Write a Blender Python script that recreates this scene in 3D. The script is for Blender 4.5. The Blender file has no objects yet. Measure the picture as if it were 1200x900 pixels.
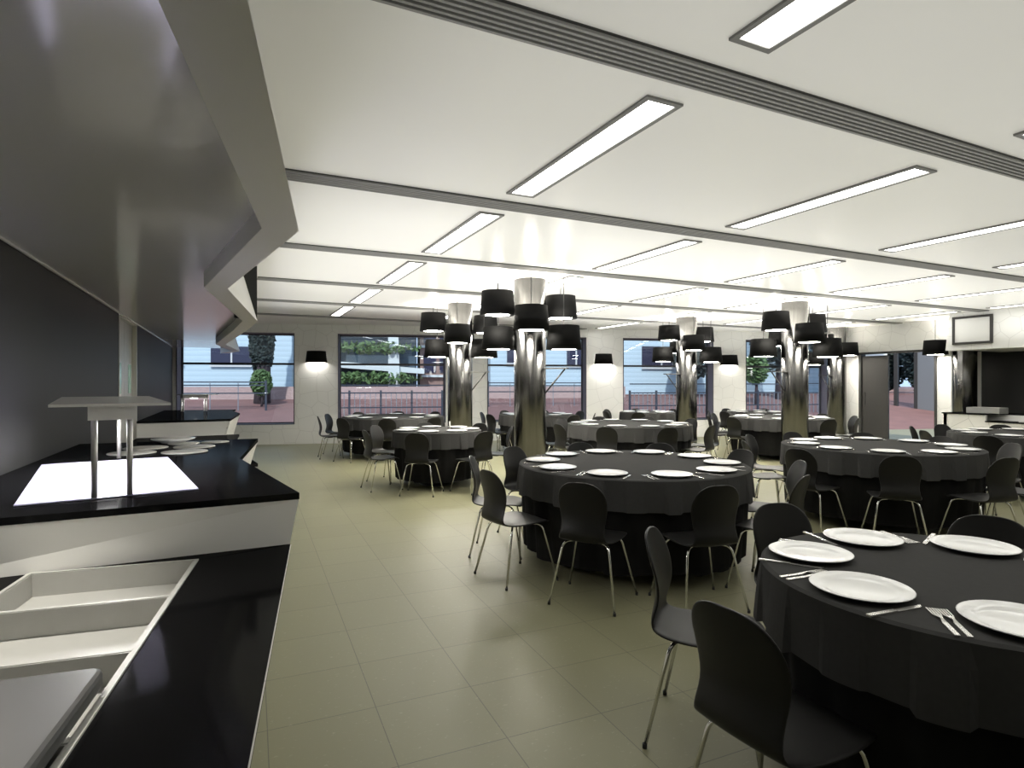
import bpy, bmesh, math, random
from mathutils import Vector, Matrix
random.seed(7)
SC = bpy.context.scene
COL = SC.collection
PI = math.pi

# ------------------------------------------------------------------ camera
EYE = 1.4
AZ = math.radians(25.463)
cam_d = bpy.data.cameras.new('camera')
cam = bpy.data.objects.new('camera', cam_d)
COL.objects.link(cam)
cam.location = (0, 0, EYE)
cam.rotation_euler = (PI / 2, 0, -AZ)
cam_d.sensor_width = 36
cam_d.lens = 36 * 693 / 1200
cam_d.clip_start = 0.02
cam_d.clip_end = 200
SC.camera = cam

# ------------------------------------------------------------------ world, sun, exposure
W = bpy.data.worlds.new('world')
SC.world = W
W.use_nodes = True
bg = W.node_tree.nodes['Background']
bg.inputs[0].default_value = (0.62, 0.78, 1.0, 1)
bg.inputs[1].default_value = 1.5
sun_d = bpy.data.lights.new('sun', 'SUN')
sun_d.energy = 4.6
sun_d.angle = 0.02
sun_d.color = (1, 0.95, 0.88)
sun = bpy.data.objects.new('sun', sun_d)
COL.objects.link(sun)
sun.rotation_euler = (math.radians(48), 0, math.radians(-35))
PANEL_STRENGTH = 8.0       # ceiling strip lights
LAMP_UP = 7.0             # W, bulb in each drum lamp
LAMP_DISC = 70.0           # glowing bottom disc of a drum lamp
SCONCE_DISC = 22.0
def area(name, x0, x1, y0, y1, z, radiance, up=True):
    d = bpy.data.lights.new(name, 'AREA'); d.shape = 'RECTANGLE'
    d.size = x1 - x0; d.size_y = y1 - y0
    d.energy = math.pi * d.size * d.size_y * radiance
    d.color = (1, 0.99, 0.955)
    o = bpy.data.objects.new(name, d); COL.objects.link(o)
    o.location = ((x0 + x1) / 2, (y0 + y1) / 2, z)
    o.rotation_euler = (PI if up else 0, 0, 0)
    return o
area('fill_uplight_front', 0.6, 12.8, -2.5, 4.5, 2.2, 0.44)      # added fill without any fixture, brightens the white ceiling
area('fill_uplight_rear', 0.6, 12.8, 4.5, 11.4, 2.2, 0.95)  # added fill too, lifts the rear ceiling; no lamp stands here
sp = bpy.data.lights.new('canopy_fill_spot', 'SPOT'); sp.energy = 125; sp.spot_size = math.radians(84); sp.spot_blend = .5  # added spot with no fixture, brightens food well and riser under the canopy
sp.shadow_soft_size = .06; sp.color = (1, .96, .86)
spo = bpy.data.objects.new('canopy_fill_spot', sp); COL.objects.link(spo); spo.location = (-.78, 2.56, 2.19); spo.rotation_euler = (math.radians(-14), math.radians(11), 0)
SC.view_settings.view_transform = 'Standard'
SC.view_settings.look = 'None'
SC.view_settings.exposure = 0.0
SC.view_settings.gamma = 1.0
SC.view_settings.use_curve_mapping = False

# ------------------------------------------------------------------ materials
def mat(name, col, rough=0.5, metal=0.0, spec=0.5, emit=0.0, ecol=None, aniso=0.0):
    m = bpy.data.materials.new(name)
    m.use_nodes = True
    b = m.node_tree.nodes['Principled BSDF']
    b.inputs['Base Color'].default_value = (*col, 1)
    b.inputs['Roughness'].default_value = rough
    b.inputs['Metallic'].default_value = metal
    b.inputs['Specular IOR Level'].default_value = spec
    if aniso:
        b.inputs['Anisotropic Rotation'].default_value = 0.25
        b.inputs['Anisotropic'].default_value = aniso
    if emit:
        b.inputs['Emission Color'].default_value = (*(ecol or col), 1)
        b.inputs['Emission Strength'].default_value = emit
    return m

def nodes(m):
    return m.node_tree.nodes, m.node_tree.links, m.node_tree.nodes['Principled BSDF']

def noise_tint(m, scale, amount, stretch=(1, 1, 1), rough_amt=0.0):
    """multiply the base colour by a little noise"""
    N, L, b = nodes(m)
    tc = N.new('ShaderNodeTexCoord'); mp = N.new('ShaderNodeMapping')
    mp.inputs['Scale'].default_value = stretch
    nz = N.new('ShaderNodeTexNoise'); nz.inputs['Scale'].default_value = scale
    nz.inputs['Detail'].default_value = 4
    L.new(tc.outputs['Object'], mp.inputs[0]); L.new(mp.outputs[0], nz.inputs['Vector'])
    mr = N.new('ShaderNodeMapRange')
    mr.inputs['To Min'].default_value = 1 - amount; mr.inputs['To Max'].default_value = 1 + amount
    L.new(nz.outputs['Fac'], mr.inputs['Value'])
    mx = N.new('ShaderNodeMix'); mx.data_type = 'RGBA'; mx.blend_type = 'MULTIPLY'
    mx.inputs['Factor'].default_value = 1
    mx.inputs['A'].default_value = b.inputs['Base Color'].default_value
    L.new(mr.outputs[0], mx.inputs['B'])
    L.new(mx.outputs['Result'], b.inputs['Base Color'])
    return m

M = {}
M['ceiling'] = noise_tint(mat('ceiling_paint', (0.90, 0.895, 0.87), 0.3, spec=0.4), 1.5, 0.015)
M['dark_slot'] = mat('slot_shadow', (0.03, 0.03, 0.028), 0.6)
M['slat'] = mat('slot_aluminium', (0.26, 0.26, 0.25), 0.5)
M['fixture'] = mat('fixture_grey', (0.16, 0.16, 0.15), 0.5)
M['diffuser'] = mat('light_diffuser', (1, 1, 1), 0.5, emit=PANEL_STRENGTH, ecol=(1, 0.985, 0.94))
M['black_glass'] = mat('black_worktop', (0.006, 0.006, 0.007), 0.09, spec=0.16)
M['black_wall'] = noise_tint(mat('black_wall_panel', (0.026, 0.026, 0.025), 0.5, spec=0.22), 2.0, 0.1)
M['canopy'] = mat('canopy_white', (0.90, 0.89, 0.86), 0.35, spec=0.3)
M['soffit'] = mat('soffit_gloss', (0.88, 0.875, 0.85), 0.14, metal=0.32, spec=0.4)
M['steel'] = noise_tint(mat('brushed_steel', (0.62, 0.61, 0.57), 0.38, metal=0.55), 30, 0.05, (1, 12, 1))
M['pan'] = noise_tint(mat('pan_steel', (0.50, 0.495, 0.47), 0.5, metal=0.1), 30, 0.04, (1, 12, 1))
M['steel_dark'] = mat('grey_steel_lid', (0.075, 0.075, 0.073), 0.45, metal=0.1)
M['chrome'] = mat('chrome', (0.78, 0.78, 0.76), 0.14, metal=1.0)
M['chair'] = noise_tint(mat('chair_black', (0.011, 0.0107, 0.0102), 0.42, spec=0.28), 30, 0.12, (1, 1, 6))
M['chair_mount'] = mat('mount_black', (0.012, 0.012, 0.012), 0.5)
M['cloth'] = noise_tint(mat('charcoal_cloth', (0.058, 0.0575, 0.0565), 0.9, spec=0.04), 60, 0.08)
M['skirt'] = noise_tint(mat('black_cloth', (0.011, 0.0108, 0.0105), 0.9, spec=0.1), 60, 0.1)
M['table_top'] = mat('table_board', (0.12, 0.1, 0.08), 0.6)
M['porcelain'] = mat('white_porcelain', (0.96, 0.96, 0.955), 0.12, spec=0.5)
M['cutlery'] = mat('cutlery_steel', (0.72, 0.71, 0.68), 0.25, metal=0.8)
M['shade'] = noise_tint(mat('shade_black', (0.007, 0.007, 0.007), 0.7, spec=0.08), 40, 0.1)
M['shade_in'] = mat('shade_lining', (0.75, 0.73, 0.68), 0.6)
M['lamp_disc'] = mat('lamp_diffuser', (1, 1, 1), 0.5, emit=LAMP_DISC, ecol=(1, 0.95, 0.84))
M['sconce_disc'] = mat('sconce_diffuser', (1, 1, 1), 0.5, emit=SCONCE_DISC, ecol=(1, 0.96, 0.88))
M['cord'] = mat('black_cord', (0.015, 0.015, 0.015), 0.5)
M['metal_col'] = noise_tint(mat('column_steel', (0.15, 0.148, 0.145), 0.2, metal=1.0, aniso=0.9), 9, 0.35, (3, 3, 0.12))
M['frame_dark'] = mat('window_frame_dark', (0.035, 0.035, 0.045), 0.45)
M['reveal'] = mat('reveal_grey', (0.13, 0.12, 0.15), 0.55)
M['door_grey'] = mat('door_grey', (0.045, 0.0435, 0.042), 0.5, spec=0.25)
M['side_panel'] = mat('grey_panel', (0.17, 0.18, 0.19), 0.4)
M['white_plain'] = mat('white_laminate', (0.80, 0.79, 0.76), 0.35)
M['white_gloss'] = mat('white_gloss', (0.85, 0.84, 0.82), 0.2)
M['screen'] = mat('whiteboard_face', (0.66, 0.66, 0.64), 0.5)
M['black'] = mat('plain_black', (0.006, 0.006, 0.006), 0.4)
M['grey_box'] = noise_tint(mat('grey_metal_box', (0.30, 0.30, 0.29), 0.45), 20, 0.1)
M['heated'] = noise_tint(mat('heated_glass', (0.66, 0.65, 0.86), 0.25, spec=0.5), 25, 0.04, (1, 10, 1))
M['green_glass'] = mat('green_vision_glass', (0.33, 0.50, 0.40), 0.15, emit=0.10, ecol=(0.6, 0.95, 0.75))
M['heat'] = mat('heat_lamp_glow', (1, 1, 1), 0.5, emit=75.0, ecol=(1, .98, .97))
M['sconce_bright'] = mat('sconce_diffuser_bright', (1, 1, 1), 0.5, emit=60.0, ecol=(1, 0.97, 0.9))
M['wax'] = mat('candle_wax', (0.85, 0.84, 0.8), 0.4)

def glass_mat():
    m = bpy.data.materials.new('window_glass'); m.use_nodes = True
    N, L = m.node_tree.nodes, m.node_tree.links
    N.remove(N['Principled BSDF'])
    out = N['Material Output']
    t = N.new('ShaderNodeBsdfTransparent'); t.inputs[0].default_value = (0.86, 0.90, 0.94, 1)
    g = N.new('ShaderNodeBsdfGlossy'); g.inputs['Roughness'].default_value = 0.02
    g.inputs[0].default_value = (0.8, 0.85, 0.9, 1)
    mx = N.new('ShaderNodeMixShader'); mx.inputs[0].default_value = 0.05
    L.new(t.outputs[0], mx.inputs[1]); L.new(g.outputs[0], mx.inputs[2]); L.new(mx.outputs[0], out.inputs[0])
    return m
M['glass'] = glass_mat()

def polished_black():
    m = bpy.data.materials.new('black_worktop'); m.use_nodes = True
    N, L = m.node_tree.nodes, m.node_tree.links
    N.remove(N['Principled BSDF'])
    d = N.new('ShaderNodeBsdfDiffuse'); d.inputs[0].default_value = (0.006, 0.006, 0.0065, 1)
    g = N.new('ShaderNodeBsdfGlossy'); g.inputs['Roughness'].default_value = 0.09; g.inputs[0].default_value = (.9, .9, .9, 1)
    lw = N.new('ShaderNodeLayerWeight'); lw.inputs['Blend'].default_value = .25
    mr = N.new('ShaderNodeMapRange'); mr.inputs['To Min'].default_value = .02; mr.inputs['To Max'].default_value = .10
    L.new(lw.outputs['Fresnel'], mr.inputs['Value'])
    mx = N.new('ShaderNodeMixShader'); L.new(mr.outputs[0], mx.inputs[0])
    L.new(d.outputs[0], mx.inputs[1]); L.new(g.outputs[0], mx.inputs[2]); L.new(mx.outputs[0], N['Material Output'].inputs[0])
    return m
M['black_glass'] = polished_black()

def floor_mat():
    m = mat('olive_floor_tiles', (0.22, 0.21, 0.14), 0.42, spec=0.4)
    N, L, b = nodes(m)
    tc = N.new('ShaderNodeTexCoord'); mp = N.new('ShaderNodeMapping'); mp.vector_type = 'POINT'
    mp.inputs['Rotation'].default_value = (0, 0, math.radians(1.75))
    mp.inputs['Location'].default_value = (-0.49, 0.02, 0)
    L.new(tc.outputs['Object'], mp.inputs[0])
    br = N.new('ShaderNodeTexBrick')
    br.offset = 0; br.squash = 1
    br.inputs['Scale'].default_value = 1
    br.inputs['Brick Width'].default_value = 0.434; br.inputs['Row Height'].default_value = 0.434
    br.inputs['Mortar Size'].default_value = 0.0022; br.inputs['Mortar Smooth'].default_value = 0.3
    br.inputs['Color1'].default_value = (0.250, 0.242, 0.148, 1)
    br.inputs['Color2'].default_value = (0.238, 0.229, 0.140, 1)
    br.inputs['Mortar'].default_value = (0.13, 0.125, 0.085, 1)
    L.new(mp.outputs[0], br.inputs['Vector'])
    # pale flecks of a vinyl tile
    nz = N.new('ShaderNodeTexNoise'); nz.inputs['Scale'].default_value = 42; nz.inputs['Detail'].default_value = 2
    mp2 = N.new('ShaderNodeMapping'); mp2.inputs['Scale'].default_value = (1, 1.6, 1)
    L.new(tc.outputs['Object'], mp2.inputs[0]); L.new(mp2.outputs[0], nz.inputs['Vector'])
    r = N.new('ShaderNodeMapRange'); r.inputs['From Min'].default_value = 0.64; r.inputs['From Max'].default_value = 0.74
    r.inputs['To Max'].default_value = 0.35
    L.new(nz.outputs['Fac'], r.inputs['Value'])
    mx = N.new('ShaderNodeMix'); mx.data_type = 'RGBA'
    L.new(r.outputs[0], mx.inputs['Factor']); L.new(br.outputs['Color'], mx.inputs['A'])
    mx.inputs['B'].default_value = (0.42, 0.41, 0.30, 1)
    L.new(mx.outputs['Result'], b.inputs['Base Color'])
    return m
M['floor'] = floor_mat()

def hex_wall(name, base, line, scale, axes='XZ', rough=0.5):
    """white wallpaper with a thin irregular honeycomb line"""
    m = mat(name, base, rough, spec=0.3)
    N, L, b = nodes(m)
    tc = N.new('ShaderNodeTexCoord'); sp = N.new('ShaderNodeSeparateXYZ'); cb = N.new('ShaderNodeCombineXYZ')
    L.new(tc.outputs['Object'], sp.inputs[0])
    L.new(sp.outputs[axes[0]], cb.inputs['X']); L.new(sp.outputs[axes[1]], cb.inputs['Y'])
    vo = N.new('ShaderNodeTexVoronoi'); vo.voronoi_dimensions = '2D'; vo.feature = 'DISTANCE_TO_EDGE'
    vo.inputs['Scale'].default_value = scale; vo.inputs['Randomness'].default_value = 0.72
    L.new(cb.outputs[0], vo.inputs['Vector'])
    r = N.new('ShaderNodeMapRange'); r.inputs['From Min'].default_value = 0.008; r.inputs['From Max'].default_value = 0.022
    L.new(vo.outputs['Distance'], r.inputs['Value'])
    mx = N.new('ShaderNodeMix'); mx.data_type = 'RGBA'
    L.new(r.outputs[0], mx.inputs['Factor'])
    mx.inputs['A'].default_value = (*line, 1); mx.inputs['B'].default_value = (*base, 1)
    L.new(mx.outputs['Result'], b.inputs['Base Color'])
    return m
M['wall'] = hex_wall('honeycomb_wallpaper', (0.80, 0.80, 0.78), (0.67, 0.665, 0.65), 3.0)
M['wall_y'] = hex_wall('honeycomb_wallpaper_side', (0.80, 0.80, 0.78), (0.67, 0.665, 0.65), 3.0, 'YZ')
M['front_hex'] = hex_wall('honeycomb_panel', (0.78, 0.77, 0.74), (0.55, 0.54, 0.52), 3.2, 'YZ')

# outdoors
M['brick_ground'] = noise_tint(mat('red_brick_ground', (0.19, 0.098, 0.088), 0.8), 2.0, 0.25)
M['brick_wall'] = noise_tint(mat('pink_brick', (0.42, 0.31, 0.29), 0.8), 6.0, 0.3, (1, 1, 5))
def board_mat(name, col):
    m = mat(name, col, 0.7)
    N, L, b = nodes(m)
    tc = N.new('ShaderNodeTexCoord'); wv = N.new('ShaderNodeTexWave'); wv.wave_type = 'BANDS'; wv.bands_direction = 'Z'
    wv.wave_profile = 'SAW'; wv.inputs['Scale'].default_value = 1.6
    L.new(tc.outputs['Object'], wv.inputs['Vector'])
    mr = N.new('ShaderNodeMapRange'); mr.inputs['To Min'].default_value = 0.86; mr.inputs['To Max'].default_value = 1.03
    L.new(wv.outputs['Fac'], mr.inputs['Value'])
    mx = N.new('ShaderNodeMix'); mx.data_type = 'RGBA'; mx.blend_type = 'MULTIPLY'; mx.inputs['Factor'].default_value = 1
    mx.inputs['A'].default_value = (*col, 1); L.new(mr.outputs[0], mx.inputs['B'])
    L.new(mx.outputs['Result'], b.inputs['Base Color'])
    return m
M['boards'] = board_mat('pale_blue_boards', (0.50, 0.64, 0.72))
M['house_window'] = mat('dark_house_window', (0.03, 0.03, 0.06), 0.2)
M['house_trim'] = mat('pale_trim', (0.6, 0.62, 0.62), 0.6)
M['roof'] = mat('slate_roof', (0.16, 0.17, 0.2), 0.7)
M['modern_white'] = mat('white_concrete', (0.62, 0.68, 0.68), 0.6)
M['modern_glass'] = noise_tint(mat('dark_facade_glass', (0.07, 0.10, 0.13), 0.2), 1.2, 0.6)
M['brown_brick'] = noise_tint(mat('brown_brick', (0.30, 0.20, 0.17), 0.85), 8, 0.25)
M['leaf'] = noise_tint(mat('leaf_green', (0.10, 0.17, 0.06), 0.7), 3, 0.5)
M['leaf_dark'] = noise_tint(mat('leaf_dark', (0.035, 0.05, 0.045), 0.7), 3, 0.5)
M['bark'] = noise_tint(mat('bark', (0.06, 0.045, 0.05), 0.9), 12, 0.3)
M['rail'] = mat('railing_paint', (0.04, 0.05, 0.07), 0.5)
M['rail_grey'] = mat('railing_grey', (0.22, 0.24, 0.27), 0.5)

# ------------------------------------------------------------------ mesh helpers
class MB:
    """collects shapes; build() links them as ONE mesh object"""
    def __init__(s): s.v = []; s.f = []; s.mi = []; s.sm = []
    def add(s, vs, fs, mi=0, smooth=False):
        o = len(s.v)
        s.v += [tuple(p) for p in vs]
        for f in fs:
            s.f.append([i + o for i in f]); s.mi.append(mi); s.sm.append(smooth)
        return s
    def box(s, x0, x1, y0, y1, z0, z1, mi=0):
        v = [(x0, y0, z0), (x1, y0, z0), (x1, y1, z0), (x0, y1, z0), (x0, y0, z1), (x1, y0, z1), (x1, y1, z1), (x0, y1, z1)]
        return s.add(v, [(3, 2, 1, 0), (4, 5, 6, 7), (0, 1, 5, 4), (1, 2, 6, 5), (2, 3, 7, 6), (3, 0, 4, 7)], mi)
    def prism(s, poly, z0, z1, mi=0):
        n = len(poly)
        a = sum(poly[i][0] * poly[(i + 1) % n][1] - poly[(i + 1) % n][0] * poly[i][1] for i in range(n))
        if a < 0: poly = poly[::-1]
        v = [(x, y, z0) for x, y in poly] + [(x, y, z1) for x, y in poly]
        fs = [list(range(n))[::-1], list(range(n, 2 * n))] + [(i, (i + 1) % n, n + (i + 1) % n, n + i) for i in range(n)]
        return s.add(v, fs, mi)
    def tube(s, path, r, n=8, mi=0, cap=True):
        path = [Vector(p) for p in path]
        vs, fs = [], []
        up = None
        for i, p in enumerate(path):
            if i == 0: t = path[1] - p
            elif i == len(path) - 1: t = p - path[i - 1]
            else: t = (path[i + 1] - p).normalized() + (p - path[i - 1]).normalized()
            t.normalize()
            if up is None:
                up = Vector((0, 0, 1)) if abs(t.z) < 0.9 else Vector((1, 0, 0))
            a = t.cross(up).normalized(); b2 = a.cross(t).normalized(); up = b2
            rr = r[i] if isinstance(r, (list, tuple)) else r
            for k in range(n):
                w = 2 * PI * k / n
                vs.append(p + a * math.cos(w) * rr + b2 * math.sin(w) * rr)
        for i in range(len(path) - 1):
            for k in range(n):
                k2 = (k + 1) % n
                fs.append((i * n + k, i * n + k2, (i + 1) * n + k2, (i + 1) * n + k))
        s.add(vs, fs, mi, True)
        if cap:
            o = len(s.v) - len(vs)
            s.f.append([o + k for k in range(n)][::-1]); s.mi.append(mi); s.sm.append(False)
            e = o + (len(path) - 1) * n
            s.f.append([e + k for k in range(n)]); s.mi.append(mi); s.sm.append(False)
        return s
    def lathe(s, prof, n=32, mi=0, c=(0, 0), smooth=True, a0=0, a1=2 * PI):
        """prof: list of (r, z); r==0 allowed at the ends"""
        full = abs(a1 - a0 - 2 * PI) < 1e-6
        m = n if full else n + 1
        vs, fs = [], []
        for r, z in prof:
            for k in range(m):
                w = a0 + (a1 - a0) * k / n
                vs.append((c[0] + r * math.cos(w), c[1] + r * math.sin(w), z))
        for i in range(len(prof) - 1):
            for k in range(n):
                k2 = (k + 1) % m
                fs.append((i * m + k, i * m + k2, (i + 1) * m + k2, (i + 1) * m + k))
        return s.add(vs, fs, mi, smooth)
    def build(s, name, m, parent=None, loc=None, bevel=0, clean=True):
        me = bpy.data.meshes.new(name)
        me.from_pydata(s.v, [], s.f)
        mats = m if isinstance(m, (list, tuple)) else [m]
        for k in mats: me.materials.append(k)
        for p, i, sm in zip(me.polygons, s.mi, s.sm):
            p.material_index = i; p.use_smooth = sm
        if clean:
            b = bmesh.new(); b.from_mesh(me)
            bmesh.ops.remove_doubles(b, verts=b.verts, dist=1e-5)
            bmesh.ops.recalc_face_normals(b, faces=b.faces)
            b.to_mesh(me); b.free()
        o = bpy.data.objects.new(name, me)
        COL.objects.link(o)
        if parent is not None: o.parent = parent
        if loc is not None: o.location = loc
        if bevel:
            md = o.modifiers.new('bevel', 'BEVEL'); md.width = bevel; md.segments = 2; md.limit_method = 'ANGLE'
        return o

def tag(o, label, cat=None, group=None, kind=None):
    o['label'] = label
    if cat: o['category'] = cat
    if group: o['group'] = group
    if kind: o['kind'] = kind
    return o
def thing(name, label, cat, loc=(0, 0, 0), rz=0.0, group=None):
    o = bpy.data.objects.new(name, None); COL.objects.link(o)
    o.empty_display_size = 0.1
    o.location = loc; o.rotation_euler = (0, 0, rz)
    return tag(o, label, cat, group)
def struct(o, label, cat):
    return tag(o, label, cat, kind='structure')
def copy_tree(src, parent=None):
    c = src.copy(); COL.objects.link(c)
    if parent is not None: c.parent = parent
    for ch in list(src.children): copy_tree(ch, c)
    return c
FWD = (math.sin(AZ), math.cos(AZ)); RGT = (math.cos(AZ), -math.sin(AZ))
def lam(x, y): return x * RGT[0] + y * RGT[1]
def dep(x, y): return x * FWD[0] + y * FWD[1]
ORD = ['first', 'second', 'third', 'fourth', 'fifth', 'sixth', 'seventh', 'eighth', 'ninth', 'tenth']
def rank(i, n):
    if n == 1: return 'only one'
    if i == 0: return 'leftmost'
    if i == n - 1: return 'rightmost'
    return ORD[i] + ' from left'

# ------------------------------------------------------------------ room shell
CEIL = 2.8
XL, XR, YF = -1.176, 13.9, -3.0            # left wall, right wall, wall behind the viewer
SLOPE = math.atan(0.268)                    # the window wall stands askew
FOOT = (14.47 * math.sin(SLOPE), 14.47 * math.cos(SLOPE))
def ywall(x): return 14.98 - 0.268 * x
def wl(s, n, z=0.0):                        # window-wall coordinates -> world
    c, si = math.cos(SLOPE), math.sin(SLOPE)
    return (FOOT[0] + s * c + n * si, FOOT[1] - s * si + n * c, z)
def on_wall(o):
    o.location = (FOOT[0], FOOT[1], 0); o.rotation_euler = (0, 0, -SLOPE)
    return o

fl = MB(); fl.prism([(XL - 0.2, YF - 0.2), (14.8, YF - 0.2), (14.8, 7.0), (24.2, 7.0), (24.2, 16.2), (15.45, 11.0), (XL - 0.2, ywall(XL) + 0.3)], -0.12, 0)
struct(fl.build('floor', M['floor']), 'olive speckled tile floor with thin dark joints', 'floor')
ce = MB(); ce.prism([(XL - 0.2, YF - 0.2), (14.8, YF - 0.2), (14.8, 9.6), (15.45, 9.6), (15.45, 11.3), (XL - 0.2, ywall(XL) + 0.4)], CEIL, CEIL + 0.12)
struct(ce.build('ceiling', M['ceiling']), 'white satin ceiling crossed by dark linear slots', 'ceiling')

# window wall with five openings
SILL, HEAD, THICK = 0.455, 2.59, 0.40
WIN = [(-5.02, -2.48), (-1.51, 1.03), (2.05, 4.60), (5.58, 8.11), (9.05, 11.56)]
wb = MB()
S0, S1 = -5.3, 13.2
wb.box(S0, S1, 0, THICK, 0, SILL); wb.box(S0, S1, 0, THICK, HEAD, CEIL)
xs = [S0] + [v for w in WIN for v in w] + [S1]
for i in range(0, len(xs), 2): wb.box(xs[i], xs[i + 1], 0, THICK, SILL, HEAD)
struct(on_wall(wb.build('wall_back', M['wall'], clean=False)), 'white honeycomb papered wall with five large windows', 'wall')
bb = MB(); bb.box(S0 + .3, S1 - 1.0, -0.012, 0, 0, 0.0)
WDESC = ['leftmost window, beside the black wall', 'second window from the left, modern building outside',
         'middle window behind the nearest steel column', 'fourth window from the left, pale blue house outside', 'rightmost window, dark trees outside']
for i, (a, b) in enumerate(WIN):
    r = MB(); t = 0.012
    e = .004
    a2, b2, z0, z1 = a + e, b - e, SILL + e, HEAD - e
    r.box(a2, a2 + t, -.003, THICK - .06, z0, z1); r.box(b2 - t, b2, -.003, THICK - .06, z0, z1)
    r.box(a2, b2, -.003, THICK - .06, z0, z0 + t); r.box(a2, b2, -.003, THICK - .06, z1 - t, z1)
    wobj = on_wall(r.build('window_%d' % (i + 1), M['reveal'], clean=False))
    struct(wobj, WDESC[i], 'window')
    f = MB(); y0, y1 = 0.28, 0.335; w = 0.026
    f.box(a2 + t, a2 + t + w, y0, y1, z0, z1); f.box(b2 - t - w, b2 - t, y0, y1, z0, z1)
    f.box(a2 + t, b2 - t, y0, y1, z0 + t, z0 + t + w); f.box(a2 + t, b2 - t, y0, y1, z1 - t - w, z1 - t)
    f.box(a2 + t, b2 - t, y0 + .005, y1 - .005, 1.85, 1.90)
    f.build('window_frame', M['frame_dark'], wobj, clean=False)
    f = MB()                                   # thin dark casing line on the room side
    c = .014
    f.box(a2, a2 + c, -.012, .0, z0, z1); f.box(b2 - c, b2, -.012, .0, z0, z1)
    f.box(a2, b2, -.012, .0, z0, z0 + c)
    f.build('window_casing', M['frame_dark'], wobj, clean=False)
    g = MB(); g.box(a2 + t + w, b2 - t - w, 0.303, 0.311, z0 + t + w, z1 - t - w)
    g.build('window_pane', M['glass'], wobj)

# left wall: black panels with a steel double door between them
wlf = MB()
wlf.box(XL - 0.15, XL, YF, 8.19, 0, CEIL); wlf.box(XL - 0.15, XL, 9.65, 15.35, 0, CEIL); wlf.box(XL - 0.15, XL, 8.19, 9.65, 2.24, CEIL)
struct(wlf.build('wall_left', M['black_wall'], clean=False), 'black satin wall behind the serving counter', 'wall')
d = MB(); d.box(XL - .10, XL - .045, 8.23, 8.905, 0.02, 2.2); d.box(XL - .10, XL - .045, 8.915, 9.61, 0.02, 2.2)
dr = struct(d.build('door_2', M['steel'], clean=False), 'steel double service door in the black left wall', 'door')
f = MB(); f.box(XL - .12, XL + .006, 8.192, 8.23, 0, 2.24); f.box(XL - .12, XL + .006, 9.61, 9.648, 0, 2.24); f.box(XL - .12, XL + .0, 8.23, 9.61, 2.2, 2.24)
f.build('door_frame', M['white_plain'], dr, clean=False)
for y in (8.45, 9.25):
    f = MB(); f.box(XL - .044, XL - .04, y, y + .22, 1.28, 1.66); f.build('vision_panel', M['green_glass'], dr)

# right wall, door opening, bar recess
DY0, DY1, DZ = 7.65, 9.42, 2.165
wr = MB()
wr.box(XR, XR + 0.14, DY1, 9.75, 0, CEIL); wr.box(XR + .14, 15.3, 9.69, 9.75, 0, CEIL); wr.box(15.3, 15.42, 9.69, 11.0, 0, CEIL); wr.box(XR, XR + .14, 7.37, DY0, 0, CEIL); wr.box(XR, XR + .14, DY0, DY1, DZ, CEIL)
struct(wr.build('wall_right', M['wall_y'], clean=False), 'white honeycomb papered wall around the grey doors', 'wall')
wr = MB(); wr.box(14.6, 14.75, YF, 7.52, 0, CEIL); wr.box(XR + .14, 14.6, 7.37, 7.52, 0, CEIL)
struct(wr.build('wall_bar', M['black_wall'], clean=False), 'black wall at the back of the bar recess', 'wall')
wf = MB(); wf.box(XL - .15, 14.75, YF - .15, YF, 0, CEIL)
struct(wf.build('wall_front', M['wall'], clean=False), 'white wall behind the viewer', 'wall')

dm = MB()
dm.box(XR - .02, XR + .16, DY1 - .06, DY1, 0, DZ); dm.box(XR - .02, XR + .16, DY0, DY0 + .05, 0, DZ); dm.box(XR - .02, XR + .16, DY0, DY1, DZ - .045, DZ)
door = struct(dm.build('door_1', M['door_grey'], clean=False), 'dark grey door frame and door leaf opening to the terrace', 'door')
f = MB(); f.box(XR + .03, XR + .075, 8.73, DY1 - .065, .012, DZ - .09); f.build('door_leaf', M['door_grey'], door, bevel=.004)
f = MB(); f.box(XR + .01, XR + .03, 9.28, 9.30, .9, 1.2); f.build('door_handle', M['door_grey'], door)
# glazed terrace screen beyond the door
sx = 24.0
sc = thing('terrace_screen', 'grey framed glass screen on the terrace beyond the open door', 'glass screen', (sx, 15.1, 0))
f = MB()
for y0, y1 in ((-.45, -.31), (-1.2, -1.08), (-2.12, -1.98), (-7.6, -7.5)): f.box(-.05, .05, y0, y1, 0, 2.83)
f.box(-.05, .05, -7.6, -.31, 0, .10); f.box(-.05, .05, -7.6, -.31, 2.73, 2.83)
f.build('screen_frame', M['door_grey'], sc, clean=False)
f = MB(); f.box(-.006, .006, -1.08, -.45, .1, 2.73); f.build('screen_pane', M['glass'], sc)
f = MB(); f.box(-.02, .02, -1.98, -1.2, .1, 2.73); f.box(-.02, .02, -7.5, -2.12, .1, 2.73); f.build('side_panel', M['side_panel'], sc, clean=False)

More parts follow.
